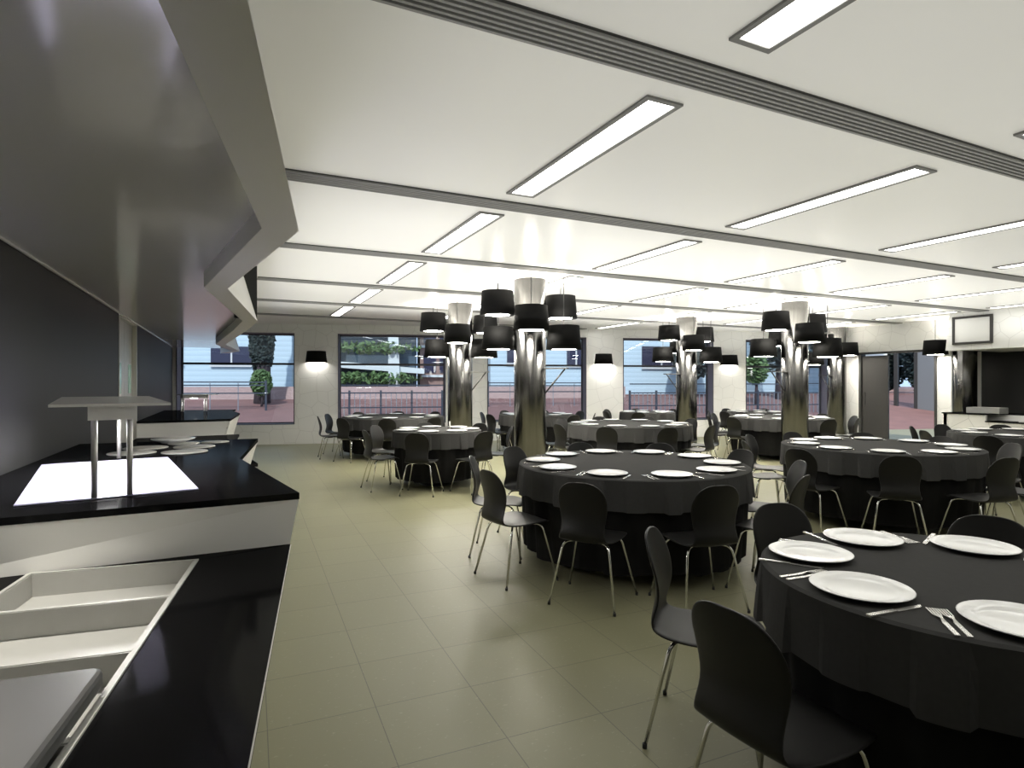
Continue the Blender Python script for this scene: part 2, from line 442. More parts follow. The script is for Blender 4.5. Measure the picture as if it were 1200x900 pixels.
# ------------------------------------------------------------------ ceiling slots and strip lights
STRIP0, PITCH = 2.053, 2.137
for n in range(7):
    y = STRIP0 + PITCH * (n - 1)
    x1 = min(13.0 if y < 7.2 else XR - .02, (14.98 - y) / .268 - .25)
    x0 = 0.32 if n > 1 else -.1
    if n == 0: continue
    t = thing('linear_diffuser', 'dark slatted linear slot across the ceiling, %s from the viewer' % ORD[n - 1], 'ceiling diffuser', (0, y, CEIL), group='linear slots across the ceiling')
    b = MB(); b.box(x0, x1, -.096, .096, -.006, 0); b.build('slot_tray', M['dark_slot'], t)
    for k in range(6):
        yy = -.080 + k * .032
        b = MB(); b.box(x0, x1, yy - .0075, yy + .0075, -.018, -.006); b.build('slat', M['slat'], t)
light_root = None
rows = []
for n in range(0, 7):
    y = STRIP0 + PITCH * (n - 1) + 1.057
    line = []
    for k in range(-1, 6):
        x = 1.932 + PITCH * k
        if y > -0.2 and x > 0.0 and y + .95 < ywall(x) - .1 and x < 13.2:
            line.append((x, y))
    if n in (1, 2, 3, 4, 5): line = [p for p in line if p[0] < 13.2]
    rows.append(line)
for n, line in enumerate(rows):
    for k, (x, y) in enumerate(line):
        lab = 'recessed strip light, %s row from the viewer, %s from the left' % (ORD[n], ORD[k])
        if light_root is None:
            t = light_root = thing('ceiling_light', lab, 'ceiling light', (x, y, CEIL), group='recessed strip lights in the ceiling')
            w, l, bd = .112, .81, .028
            b = MB()
            b.box(-w, -w + bd, -l, l, -.012, 0); b.box(w - bd, w, -l, l, -.012, 0)
            b.box(-w + bd, w - bd, -l, -l + bd, -.012, 0); b.box(-w + bd, w - bd, l - bd, l, -.012, 0)
            b.build('light_frame', M['fixture'], t, clean=False)
            b = MB(); b.box(-w + bd, w - bd, -l + bd, l - bd, -.006, -.001); b.build('diffuser', M['diffuser'], t)
        else:
            t = copy_tree(light_root); t.location = (x, y, CEIL); t['label'] = lab

# ------------------------------------------------------------------ steel columns
COLS = [(3.65, 7.10, 'nearest steel column', 1), (3.63, 9.74, 'rear left steel column', 1),
        (8.77, 7.10, 'right front steel column', -1), (8.72, 9.72, 'rear centre steel column', -1),
        (13.6, 9.80, 'steel column by the door', -1), (13.83, 7.08, 'steel column at the bar', 0)]
COLLABEL = ['nearest mirror steel column, behind the middle foreground table', 'mirror steel column behind the small left-centre table',
            'mirror steel column behind the large right table', 'mirror steel column between the fourth window and the central table',
            'mirror steel column beside the grey terrace door', 'mirror steel column at the left end of the bar']
for (x, y, nm, side), lab in zip(COLS, COLLABEL):
    t = thing('column', lab, 'column', (x, y, 0), group='mirror steel columns')
    b = MB(); b.lathe([(0, 0), (.215, 0), (.215, CEIL), (0, CEIL)], 48, smooth=False)
    o = b.build('shaft', M['metal_col'], t)
    for p in o.data.polygons: p.use_smooth = abs(p.normal.z) < .5
    b = MB(); b.lathe([(.2155, 0), (.223, 0), (.223, .07), (.2155, .07)], 48); b.build('base_ring', M['chrome'], t)
    if side:
        ux, uy = RGT[0] * side * .95 - FWD[0] * .3, RGT[1] * side * .95 - FWD[1] * .3
        n = math.hypot(ux, uy); ux, uy = ux / n, uy / n
        b = MB(); P = lambda r, z, o=0: (ux * r - uy * o, uy * r + ux * o, z)
        v = [P(.17, 1.60, -.06), P(.52, 1.60, -.06), P(.52, 1.60, .06), P(.17, 1.60, .06)]
        b.add(v + [(q[0], q[1], 1.618) for q in v], [(3, 2, 1, 0), (4, 5, 6, 7), (0, 1, 5, 4), (1, 2, 6, 5), (2, 3, 7, 6), (3, 0, 4, 7)])
        b.build('bracket_shelf', M['steel_dark'], t)
        b = MB(); b.tube([P(.48, 1.598), P(.205, 1.27)], .011, 8); b.build('bracket_strut', M['steel_dark'], t)

# ------------------------------------------------------------------ drum lamps hanging round the columns
lamp_root = None
def drum_lamp(x, y, zbot, label):
    global lamp_root
    h = .31
    if lamp_root is None:
        t = thing('pendant_lamp', label, 'pendant lamp', (x, y, zbot), group='black drum lamps round the columns')
        lamp_root = t
        b = MB(); b.lathe([(.232, 0), (.205, h), (.200, h), (.227, .012), (.165, .012), (.165, 0), (.232, 0)], 40)
        b.build('shade', M['shade'], t)
        b = MB(); b.lathe([(0, .004), (.164, .004), (.164, .012), (0, .012)], 32, smooth=False); b.build('diffuser', M['lamp_disc'], t)
        b = MB()
        for k in range(3):
            w = 2 * PI * k / 3
            b.tube([(.0, 0, h - .02), (.201 * math.cos(w), .201 * math.sin(w), h - .02)], .004, 6)
        b.tube([(0, 0, h - .10), (0, 0, h - .01)], .02, 10); b.build('spider', M['cord'], t)
        ld = bpy.data.lights.new('bulb', 'POINT'); ld.energy = LAMP_UP; ld.shadow_soft_size = .05; ld.color = (1, .94, .82)
        lo = bpy.data.objects.new('bulb', ld); COL.objects.link(lo); lo.parent = t; lo.location = (0, 0, .285)
    else:
        t = lamp_root.copy(); COL.objects.link(t); t.location = (x, y, zbot); t['label'] = label
        for ch in list(lamp_root.children):
            if ch.name.startswith('cord'): continue
            c = ch.copy(); COL.objects.link(c); c.parent = t
    b = MB(); b.tube([(0, 0, h - .01), (0, 0, CEIL - zbot)], .0055, 6); b.build('cord', M['cord'], t)
HEX = [(205.5, 0.70, 'mid-height at the front of'), (265.5, 0.92, 'high at the left front of'), (325.5, 0.50, 'low at the left rear of'),
       (25.5, 0.70, 'mid-height behind'), (85.5, 0.93, 'high at the right rear of'), (145.5, 0.47, 'low at the right front of')]
for (x, y, nm, side) in COLS:
    for az, dz, where in HEX:
        a = math.radians(az)
        px, py = x + .50 * math.sin(a), y + .50 * math.cos(a)
        if px > XR - .26 and nm != 'steel column at the bar': continue
        if nm == 'steel column at the bar' and (px > XR - .25 or py < 7.05): continue
        if py > ywall(px) - .3: continue
        drum_lamp(px, py, EYE + dz - .02 + (.14 if nm == 'steel column at the bar' else 0), 'black drum lamp %s the %s' % (where, nm))

# wall lamps between the windows
for s, lab in ((-1.99, 'black wall lamp between the first and second windows from left'), (5.05, 'black wall lamp between the third and fourth windows from left'), (8.55, 'black wall lamp between the fourth and fifth windows from left')):
    t = on_wall(thing('wall_lamp', lab, 'wall lamp', group='black wall lamps between the windows'))
    t.location = wl(s, -.004, 1.90)
    b = MB(); b.lathe([(.245, 0), (.215, .27), (.209, .27), (.239, .004), (.245, 0)], 32, a0=PI, a1=2 * PI); b.build('shade', M['shade'], t)
    b = MB(); b.lathe([(.0, .05), (.20, .05), (.20, .056), (.0, .056)], 24, a0=PI, a1=2 * PI, smooth=False); b.build('diffuser', M['sconce_bright' if s == 5.05 else 'sconce_disc'], t)
    b = MB(); b.lathe([(0, .262), (.209, .262), (.209, .268), (0, .268)], 24, a0=PI, a1=2 * PI, smooth=False); b.build('shade_cap', M['shade'], t)
    b = MB(); b.box(-.05, .05, -.02, -.001, .06, .24); b.build('back_plate', M['cord'], t)

# ------------------------------------------------------------------ serving canopy on the left
ZR, ZS = 2.113, 2.228
OUT = [(-.37, -1.5), (-.155, 0), (.029, 1.203), (.288, 2.92), (-.019, 4.91), (.281, 7.33), (.20, 8.6), (-.081, 11.86), (.188, 14.2), (-.05, 15.2)]
INN = [(x - .158, y + .02) for x, y in OUT]
LEAN = .285 * (CEIL - ZR)
can = thing('serving_canopy', 'grey zigzag canopy hanging over the serving counter along the left wall', 'canopy', (XL, 6, ZR))
def cvt(p, z): return (p[0] - XL, p[1] - 6, z - ZR)
b = MB()
for i in range(len(OUT) - 1):
    b.add([cvt(INN[i], ZR), cvt(OUT[i], ZR), cvt(OUT[i + 1], ZR), cvt(INN[i + 1], ZR)], [(0, 1, 2, 3)])
    b.add([cvt(INN[i], ZR), cvt(INN[i + 1], ZR), cvt(INN[i + 1], ZS), cvt(INN[i], ZS)], [(0, 1, 2, 3)])
    T0, T1 = (OUT[i][0] - LEAN, OUT[i][1]), (OUT[i + 1][0] - LEAN, OUT[i + 1][1])
    b.add([cvt(OUT[i], ZR), cvt(OUT[i + 1], ZR), cvt(T1, CEIL - .002), cvt(T0, CEIL - .002)], [(0, 1, 2, 3)])
b.build('fascia', M['canopy'], can)
b = MB()
poly = [(XL + .004, 15.2)] + [(XL + .004, -1.5)] + INN
pts = [cvt(p, ZS) for p in poly]; tops = [cvt(p, ZS + .02) for p in poly]
n = len(pts)
b.add(pts + tops, [list(range(n)), list(range(n, 2 * n))[::-1]] + [(i, (i + 1) % n, n + (i + 1) % n, n + i) for i in range(n)])
o = b.build('soffit', M['soffit'], can)
b = MB(); b.box(.005, .02, -7.4, 9.2, ZS - ZR - .012, ZS - ZR - .001); b.build('wall_trim', M['white_gloss'], can)
pb = MB(); pb.add([(.02, 0, 0), (.255, 0, 0), (.255, .05, 0), (.02, .05, 0), (.02, 0, .50), (.255, 0, .60), (.255, .05, .60), (.02, .05, .50)],
                  [(3, 2, 1, 0), (4, 5, 6, 7), (0, 1, 5, 4), (1, 2, 6, 5), (2, 3, 7, 6), (3, 0, 4, 7)])
o = pb.build('hanging_panel', M['black'], loc=(.018, 7.30, 2.14)); tag(o, 'small black panel standing up behind the second canopy corner', 'panel')

# ------------------------------------------------------------------ serving counter
ZC, ZL, SLAB = .887, .653, .03
cnt = thing('serving_counter', 'long stepped serving counter with black tops along the left wall', 'serving counter', (XL, 6, 0))
def cpoly(pl): return [(x - XL, y - 6) for x, y in pl]
XW = XL + .012
A_front = [(XW, 2.862), (.294, 2.948)]
hi_a = [(XW, 2.862), (.294, 2.948), (.059, 4.50), (.234, 6.05), (XW, 6.16)]
low_a = [(XW, -1.4), (-.36, -1.4), (.03, 1.26), (.252, 2.93), (XW, 2.95)]
low_b = [(XW, 6.16), (.234, 6.05), (.02, 7.8), (.12, 9.7), (XW, 9.6)]
hi_b = [(XW, 9.55), (-.0, 9.62), (.15, 11.45), (.02, 12.7), (.1, 13.2), (XW, 13.3)]
# the near low top is cut round the food well (four rails of worktop)
ang = math.radians(-7.1)
def wrot(x, y):  # well local -> world
    c, s = math.cos(ang), math.sin(ang)
    return (-.121 + x * c - y * s, 2.836 + x * s + y * c)
WW, WLn = .60, 1.86
wc = [wrot(-WW, .0), wrot(0, 0), wrot(0, -WLn), wrot(-WW, -WLn)]
b = MB()
b.prism(cpoly([(XW, 2.96), (.252, 2.95), wc[1], wc[0]]), ZL - SLAB, ZL)
b.prism(cpoly([wc[1], (.252, 2.93), (.03, 1.26), (.03 - .147 * .3, .96), wc[2]]), ZL - SLAB, ZL)
b.prism(cpoly([wc[2], (-.014, .96), (-.36, -1.4), (XW, -1.4), wc[3]]), ZL - SLAB, ZL)
b.prism(cpoly([(XW, 2.96), wc[0], wc[3], (XW, -1.4)]), ZL - SLAB, ZL)
b.build('low_worktop', M['black_glass'], cnt, clean=False)
b = MB(); b.prism(cpoly(low_b), ZL - SLAB, ZL); b.build('low_worktop', M['black_glass'], cnt)
b = MB(); b.prism(cpoly(hi_a), ZC - SLAB, ZC); b.build('high_worktop', M['black_glass'], cnt)
b = MB(); b.prism(cpoly(hi_b), ZC - SLAB, ZC); b.build('high_worktop', M['black_glass'], cnt)
def front(edge, ztop, name='front_panel', z0=0.0, lean=.285, m='front_hex', toe=.02):
    b = MB()
    for (p, q) in zip(edge[:-1], edge[1:]):
        d = lean * (ztop - z0)
        v = [(p[0], p[1], ztop), (q[0], q[1], ztop), (q[0] - d, q[1], z0), (p[0] - d, p[1], z0)]
        v2 = [(x - toe, y, z) for x, y, z in v]
        v = [(x - XL, y - 6, z) for x, y, z in v]; v2 = [(x - XL, y - 6, z) for x, y, z in v2]
        b.add(v + v2, [(0, 1, 2, 3), (7, 6, 5, 4), (0, 4, 5, 1), (1, 5, 6, 2), (2, 6, 7, 3), (3, 7, 4, 0)])
    return b.build(name, M[m], cnt)
front([(-.358, -1.4), (.034, 1.26), (.256, 2.93)], ZL - .001)
front([(.29, 2.95), (.055, 4.50), (.230, 6.05)], ZC - SLAB)
front([(.230, 6.06), (.016, 7.8), (.116, 9.6)], ZL - SLAB)
front([(-.004, 9.62), (.146, 11.45), (.016, 12.7), (.096, 13.2)], ZC - SLAB)
def riser(p, q, p2, q2, z0, z1, m='canopy'):
    b = MB()
    v = [(p[0], p[1], z0), (q[0], q[1], z0), (q2[0], q2[1], z1), (p2[0], p2[1], z1)]
    v2 = [(x, y + .03, z) for x, y, z in v]
    v = [(x - XL, y - 6, z) for x, y, z in v]; v2 = [(x - XL, y - 6, z) for x, y, z in v2]
    b.add(v + v2, [(0, 1, 2, 3), (7, 6, 5, 4), (0, 4, 5, 1), (1, 5, 6, 2), (2, 6, 7, 3), (3, 7, 4, 0)])
    return b.build('riser_panel', M[m], cnt)
riser((XW, 2.895), (.250, 2.935), (XW, 2.862), (.292, 2.95), ZL + .001, ZC - SLAB)
riser((XW, 9.56), (-.05, 9.63), (XW, 9.56), (-.002, 9.63), ZL + .001, ZC - SLAB)

# food well sunk in the low top: pressed steel frame and four pans
well = thing('food_well', 'steel food well with pans sunk in the nearest black counter', 'food well', (*wrot(0, 0), ZL), ang)
b = MB(); t = .014
b.box(-WW, 0, -t, 0, -.03, .006); b.box(-WW, 0, -WLn, -WLn + t, -.03, .006); b.box(-WW, -WW + t, -WLn + t, -t, -.03, .006); b.box(-t, 0, -WLn + t, -t, -.03, .006)
b.build('well_rim', M['pan'], well, clean=False)
PT = .445
for k in range(4):
    y1 = -.016 - k * PT; y0 = y1 - PT + .022
    b = MB(); x0, x1, zb = -WW + .016, -.016, -.085
    th = .003
    b.box(x0, x1, y0, y1, zb - th, zb)
    b.box(x0, x1, y1 - th, y1, zb, .003); b.box(x0, x1, y0, y0 + th, zb, .003)
    b.box(x0, x0 + th, y0 + th, y1 - th, zb, .003); b.box(x1 - th, x1, y0 + th, y1 - th, zb, .003)
    b.box(x0, x1, y0 - .018, y0, -.01, .004)
    b.build('pan', M['pan'], well, clean=False)
# rounded lid over the nearest pans
def rounded(x0, x1, y0, y1, r, n=6):
    P = []
    for cx, cy, a in ((x1 - r, y1 - r, 0), (x0 + r, y1 - r, 90), (x0 + r, y0 + r, 180), (x1 - r, y0 + r, 270)):
        for k in range(n + 1):
            w = math.radians(a + 90 * k / n); P.append((cx + r * math.cos(w), cy + r * math.sin(w)))
    return P
b = MB(); b.prism(rounded(-WW + .03, -.018, -WLn + .02, -1.10, .035), .009, .055)
o = b.build('pan_lid', M['steel_dark'], loc=(*wrot(0, 0), ZL), bevel=.012); o.rotation_euler = (0, 0, ang)
tag(o, 'grey rounded lid covering the nearest pan of the steel food well', 'lid')

# heated glass panel and its lamp stand
pang = math.radians(9.6)
hp = MB(); hp.box(-.345, .345, 0, 1.53, .0005, .007)
o = hp.build('heated_panel', M['heated'], loc=(-.478, 3.18, ZC), bevel=.002); o.rotation_euler = (0, 0, pang)
tag(o, 'bright lilac white heated panel lying on the black counter', 'heated panel')
def gantry(loc, rz, label, L, hz, leg):
    t = thing('heat_lamp_stand', label, 'heat lamp stand', loc, rz, group='white heat lamp stands on the counter')
    b = MB(); b.add([(-.225, -.04, hz), (.225, -.04, hz), (.25, L + .16, hz), (-.25, L + .16, hz)] + [(-.225, -.04, hz + .012), (.225, -.04, hz + .012), (.25, L + .16, hz + .012), (-.25, L + .16, hz + .012)],
          [(3, 2, 1, 0), (4, 5, 6, 7), (0, 1, 5, 4), (1, 2, 6, 5), (2, 3, 7, 6), (3, 0, 4, 7)])
    b.build('top_plate', M['white_gloss'], t)
    b = MB(); b.box(-.09, .09, -.002, L + .02, hz - .062, hz - .001); b.build('lamp_housing', M['white_gloss'], t)
    for x in (-.066, .066):
        for y in (.012, L): 
            b = MB(); b.tube([(x, y, .009), (x, y, hz - .061)], .0125, 12); b.build('leg', M[leg], t)
    b = MB(); b.box(-.05, .05, .15, L - .15, hz - .066, hz - .063); b.build('heat_lamp', M['heat'], t)
    return t
gantry((-.478, 3.165, ZC), pang, 'white heat lamp stand over the heated panel on the near counter', 1.62, .414, 'steel')
g2 = gantry((-.80, 12.32, ZC), math.radians(-72), 'small white heat lamp stand on the far end of the counter', .40, .315, 'white_gloss')

# warming discs on the far part of the near high top
DISC = [(-.656, 5.145, .155, .0), (-.608, 5.509, .155, .0), (-.309, 5.071, .155, 0), (-.263, 5.444, .15, 0), (-.36, 5.78, .12, 0), (-.12, 5.80, .11, 0)]
WHERE = ['nearest the wall and heated panel', 'behind the one nearest the wall', 'front right of the cluster', 'middle right of the cluster', 'rear middle of the cluster', 'rear right of the cluster']
for (x, y, r, z), w in zip(DISC, WHERE):
    b = MB(); b.lathe([(0, 0), (r, 0), (r + .003, .004), (r, .008), (0, .009)], 32)
    o = b.build('warming_disc', M['steel'], loc=(x, y, ZC + .0006)); tag(o, 'pale round warming disc on black counter, ' + w, 'warming disc', 'warming discs on the counter')
b = MB()
b.lathe([(0, 0), (.09, 0), (.10, .01), (.165, .03), (.172, .036), (.17, .04), (.10, .022), (0, .018)], 36)
o = b.build('dish', M['porcelain'], loc=(-.45, 5.93, ZC + .001)); tag(o, 'wide white dish at the back of the warming discs', 'dish')

# ------------------------------------------------------------------ bar on the right
bar = thing('bar_counter', 'white honeycomb bar counter with stepped black top at far right', 'bar counter', (12.9, 6.9, 0))
b = MB(); b.box(0, .05, -8, .08, 0, .68); b.box(0, .05, -.65, .08, .68, .81); b.box(0, 1.2, .02, .08, 0, .81)
b.build('front_panel', M['front_hex'], bar, clean=False)
b = MB(); b.box(-.03, .42, -.65, .1, .811, .833); b.build('high_top', M['black_glass'], bar)
b = MB(); b.box(-.03, .42, -8, -.652, .681, .70); b.build('low_top', M['black_glass'], bar)
b = MB(); b.box(.42, .9, -1.15, .1, .68, .81); b.build('shelf_block', M['white_gloss'], bar)
b = MB(); b.box(.421, .9, -1.15, .1, .811, .833); b.build('shelf_top', M['black_glass'], bar)
b = MB(); b.box(-.16, .16, -.28, .28, 0, .115)
o = b.build('storage_box', M['grey_box'], loc=(13.2, 6.37, .834), bevel=.01); tag(o, 'grey metal box on the black bar top', 'box')
b = MB(); b.box(-.14, .14, -.35, .35, 0, .018)
o = b.build('tray', M['steel'], loc=(13.08, 5.4, .701), bevel=.004); tag(o, 'flat steel tray on the lower bar top at right edge', 'tray')
bk = MB()
v = [(13.0, 2.07), (13.0, CEIL - .002), (13.25, CEIL - .002), (13.25, 2.07)]
bk.add([(x, 7.0 - .10 * (z - 2.07), z) for x, z in v] + [(x, YF + .01, z) for x, z in v], [(0, 1, 2, 3), (7, 6, 5, 4), (0, 4, 5, 1), (1, 5, 6, 2), (2, 6, 7, 3), (3, 7, 4, 0)])
bk.box(13.25, 14.59, YF + .01, 6.78, 2.07, 2.09)
struct(bk.build('wall_bulkhead', M['wall_y'], clean=False), 'white honeycomb bulkhead above the bar', 'wall')
fs = thing('framed_board', 'blank whiteboard in a dark frame on the bulkhead above the bar', 'whiteboard', (12.998, 6.515, 2.45))
b = MB(); w, h, t = .345, .275, .045
b.box(-.035, -.004, -w, w, h - t, h); b.box(-.035, -.004, -w, w, -h, -h + t); b.box(-.035, -.004, -w, -w + t, -h + t, h - t); b.box(-.035, -.004, w - t, w, -h + t, h - t)
b.build('board_frame', M['door_grey'], fs, clean=False)
b = MB(); b.box(-.02, -.006, -w + t, w - t, -h + t, h - t); b.build('board_face', M['screen'], fs)
b = MB(); b.box(0, .03, 0, .06, 0, 2.07)
o = b.build('trim_1', M['white_gloss'], loc=(14.0, 6.87, 0)); struct(o, 'thin white upright at the left end of the dark bar back', 'trim')

# ------------------------------------------------------------------ tables
ZT = .755
TABLES = [  # x, y, radius, places, first angle, description (<=4 words)
    (2.20, 1.15, .600, 7, 20.6, 'nearest table'),
    (2.96, 3.95, .910, 10, 4, 'middle foreground table'),
    (2.63, 7.97, .610, 7, 31, 'small left-centre table'),
    (2.93, 11.65, 1.00, 10, 0, 'far left window table'),
    (5.88, 7.90, .990, 10, 4, 'central table'),
    (5.90, 11.15, .80, 8, 10, 'table behind nearest column'),
    (8.66, 10.95, .62, 7, 15, 'small far centre table'),
    (9.64, 8.13, .93, 10, 4, 'table behind right column'),
    (10.97, 9.95, .62, 7, 30, 'farthest right table'),
    (6.13, 3.96, .910, 10, 4, 'large right table'),
    (9.35, 3.98, .910, 10, 4, 'bar-side table'),
]
def table(x, y, R, idx, desc):
    rng = random.Random(idx)
    t = thing('round_table', 'round table with black floor-length skirt, %s' % desc, 'table', (x, y, 0), group='round dining tables')
    b = MB(); b.lathe([(0, ZT - .03), (R - .01, ZT - .03), (R - .01, ZT - .006), (0, ZT - .006)], 64, smooth=False); b.build('tabletop', M['table_top'], t)
    b = MB(); b.lathe([(0, 0), (.24, 0), (.24, .015), (.05, .04), (.04, ZT - .03), (0, ZT - .03)], 24); b.build('pedestal', M['cord'], t)
    N = 216
    b = MB(); rings = []
    nf = 26 if R > .75 else 18
    hems = [rng.uniform(-.012, .012) for _ in range(nf)]
    for j, z in enumerate((ZT - .005, .52, .30, .105)):
        amp = .010 * j / 3 + .003
        ring = []
        for k in range(N):
            w = 2 * PI * k / N
            p = (w * nf / 2 / PI)
            fld = math.sin(2 * PI * p) + .4 * math.sin(4 * PI * p + 1.0)
            r = R - .006 + amp * fld - .012 * j
            zz = z + (hems[int(p) % nf] if j == 3 else 0)
            ring.append((r * math.cos(w), r * math.sin(w), zz))
        rings.append(ring)
    vs = [p for r in rings for p in r]
    fs = [(j * N + k, j * N + (k + 1) % N, (j + 1) * N + (k + 1) % N, (j + 1) * N + k) for j in range(3) for k in range(N)]
    b.add(vs, fs, smooth=True); b.build('skirt', M['skirt'], t)
    # charcoal top cloth: flat top and box-pleated drop
    b = MB(); vs = []; P = 22 if R > .75 else 15
    off = rng.uniform(0, 1)
    for j, (dr, z, am) in enumerate(((-R, ZT, 0), (-.5 * R, ZT, 0), (-.008, ZT + .0005, 0), (.004, ZT - .006, 0), (.006, ZT - .07, .35), (.007, ZT - .15, .75), (.008, ZT - .212, 1.0))):
        for k in range(N):
            w = 2 * PI * k / N
            p = (w / 2 / PI * P + off) % 1.0
            pid = int(w / 2 / PI * P + off) % 3
            flap = 1.0 if .12 < p < .60 else 0.0
            if pid == 2: flap *= .35
            r = R + dr + am * (.018 * flap + .004 * math.sin(6.28 * p))
            zz = z + (-.010 * flap if j == 6 else 0)
            vs.append((r * math.cos(w), r * math.sin(w), zz))
    fs = [(j * N + k, j * N + (k + 1) % N, (j + 1) * N + (k + 1) % N, (j + 1) * N + k) for j in range(6) for k in range(N)]
    b.add(vs, fs, smooth=False)
    o = b.build('tablecloth', M['cloth'], loc=(x, y, 0))
    md = o.modifiers.new('thickness', 'SOLIDIFY'); md.thickness = .002; md.offset = 1
    tag(o, 'charcoal cloth with pleated drop over the %s' % desc, 'tablecloth', 'charcoal top cloths')
for i, (x, y, R, n, a0, desc) in enumerate(TABLES): table(x, y, R, i, desc)

# ------------------------------------------------------------------ chairs
def shell_mesh(parent):
    # profile: (y, z, half width, sideways wrap, edge rounding handled by width)
    prof = [(-.236, .794, .030, .002), (-.235, .790, .068, .004), (-.233, .778, .102, .008), (-.228, .754, .132, .015), (-.220, .72, .153, .022), (-.210, .68, .163, .027),
            (-.199, .635, .162, .029), (-.191, .59, .154, .027), (-.190, .545, .145, .024), (-.197, .505, .143, .020), (-.206, .47, .147, .016),
            (-.202, .440, .153, .012), (-.175, .418, .161, .009), (-.130, .408, .172, .008), (-.07, .406, .187, .009), (.0, .410, .200, .010), (.06, .416, .206, .010),
            (.11, .420, .203, .007), (.155, .419, .192, .003), (.185, .413, .172, 0), (.204, .406, .145, 0), (.213, .401, .110, 0), (.216, .399, .06, 0)]
    NU = 14
    vs, fs = [], []
    for i, (y, z, w, wrap) in enumerate(prof):
        for k in range(NU + 1):
            t = -1 + 2 * k / NU
            c = t * t
            if i < 12: vs.append((w * t, y + wrap * c, z))          # back curls forward at the sides
            else: vs.append((w * t, y, z + wrap * (c - .3)))         # seat dishes slightly
    for i in range(len(prof) - 1):
        for k in range(NU):
            a = i * (NU + 1) + k
            fs.append((a, a + 1, a + NU + 2, a + NU + 1))
    b = MB(); b.add(vs, fs, smooth=True)
    o = b.build('shell', M['chair'], parent)
    md = o.modifiers.new('thickness', 'SOLIDIFY'); md.thickness = .011; md.offset = 0
    md = o.modifiers.new('smooth', 'SUBSURF'); md.levels = 1; md.render_levels = 1
    return o
chair_root = None
def chair(x, y, rz, label):
    global chair_root
    if chair_root is None:
        t = chair_root = thing('shell_chair', label, 'chair', (x, y, 0), rz, group='black shell chairs round the tables')
        shell_mesh(t)
        for sx in (-1, 1):
            for fy in (-1, 1):
                foot = (sx * (.215 if fy < 0 else .237), -.205 if fy < 0 else .212, .006)
                bend = (sx * .150, -.118 if fy < 0 else .142, .393)
                P0, P1, P2 = Vector((sx * .006, -.015 if fy < 0 else .03, .393)), Vector(bend), Vector(foot)
                path = [P0]
                d1 = (P1 - P0).normalized(); d2 = (P2 - P1).normalized(); rr = .05
                for k in range(7):
                    u = k / 6
                    a = P1 - d1 * rr * (1 - u); c = P1 + d2 * rr * u
                    path.append(a.lerp(c, u))
                path.append(P2)
                b = MB(); b.tube(path, .0075, 8)
                b.tube([P2 + Vector((0, 0, -.006)), P2 + Vector((0, 0, .012))], .0095, 8, 1)
                b.build('leg', [M['chrome'], M['chair_mount']], t)
        b = MB(); b.lathe([(0, .380), (.05, .380), (.062, .394), (.062, .402), (0, .402)], 20); b.build('seat_mount', M['chair_mount'], t)
    else:
        t = copy_tree(chair_root); t.location = (x, y, 0); t.rotation_euler = (0, 0, rz); t['label'] = label
SKIP_NEAR = [(c[0], c[1]) for c in COLS]
placed = []
def settings_of(i):
    x, y, R, n, a0, desc = TABLES[i]
    pts = []
    for k in range(n):
        a = math.radians(a0 + 360 * k / n)
        pts.append((a, x, y))
    return pts
for i, (x, y, R, n, a0, desc) in enumerate(TABLES):
    rng = random.Random(100 + i)
    L = []
    for k in range(n):
        a = math.radians(a0 + 360 * k / n)
        rr = R + .192 + rng.uniform(-.01, .025)
        cx, cy = x + rr * math.cos(a), y + rr * math.sin(a)
        if any(math.hypot(cx - u, cy - v) < .50 for u, v in SKIP_NEAR): continue
        if cy > ywall(cx) - .35 or cx > 13.0: continue
        if any(math.hypot(cx - u, cy - v) < .47 for u, v in placed): continue
        if abs(lam(cx, cy)) > dep(cx, cy) * .95 + .3: continue       # well outside the picture
        if i == 0 and dep(cx, cy) < .9: continue
        th = a + PI / 2 + rng.uniform(-.07, .07)
        if i == 0 and k == 3: cx, cy, th = 1.448, 1.222, math.radians(-86)
        if i == 0 and k == 2: cx, cy, th = 1.735, 1.815, math.radians(-140)
        placed.append((cx, cy))
        L.append((cx, cy, th))
    dc = dep(x, y)
    for side, sel in (('near', [c for c in L if dep(c[0], c[1]) < dc]), ('far', [c for c in L if dep(c[0], c[1]) >= dc])):
        sel.sort(key=lambda c: lam(c[0], c[1]) / dep(c[0], c[1]))
        for q, c in enumerate(sel):
            chair(*c, 'black shell chair, %s on the %s side of the %s' % (rank(q, len(sel)), side, desc))

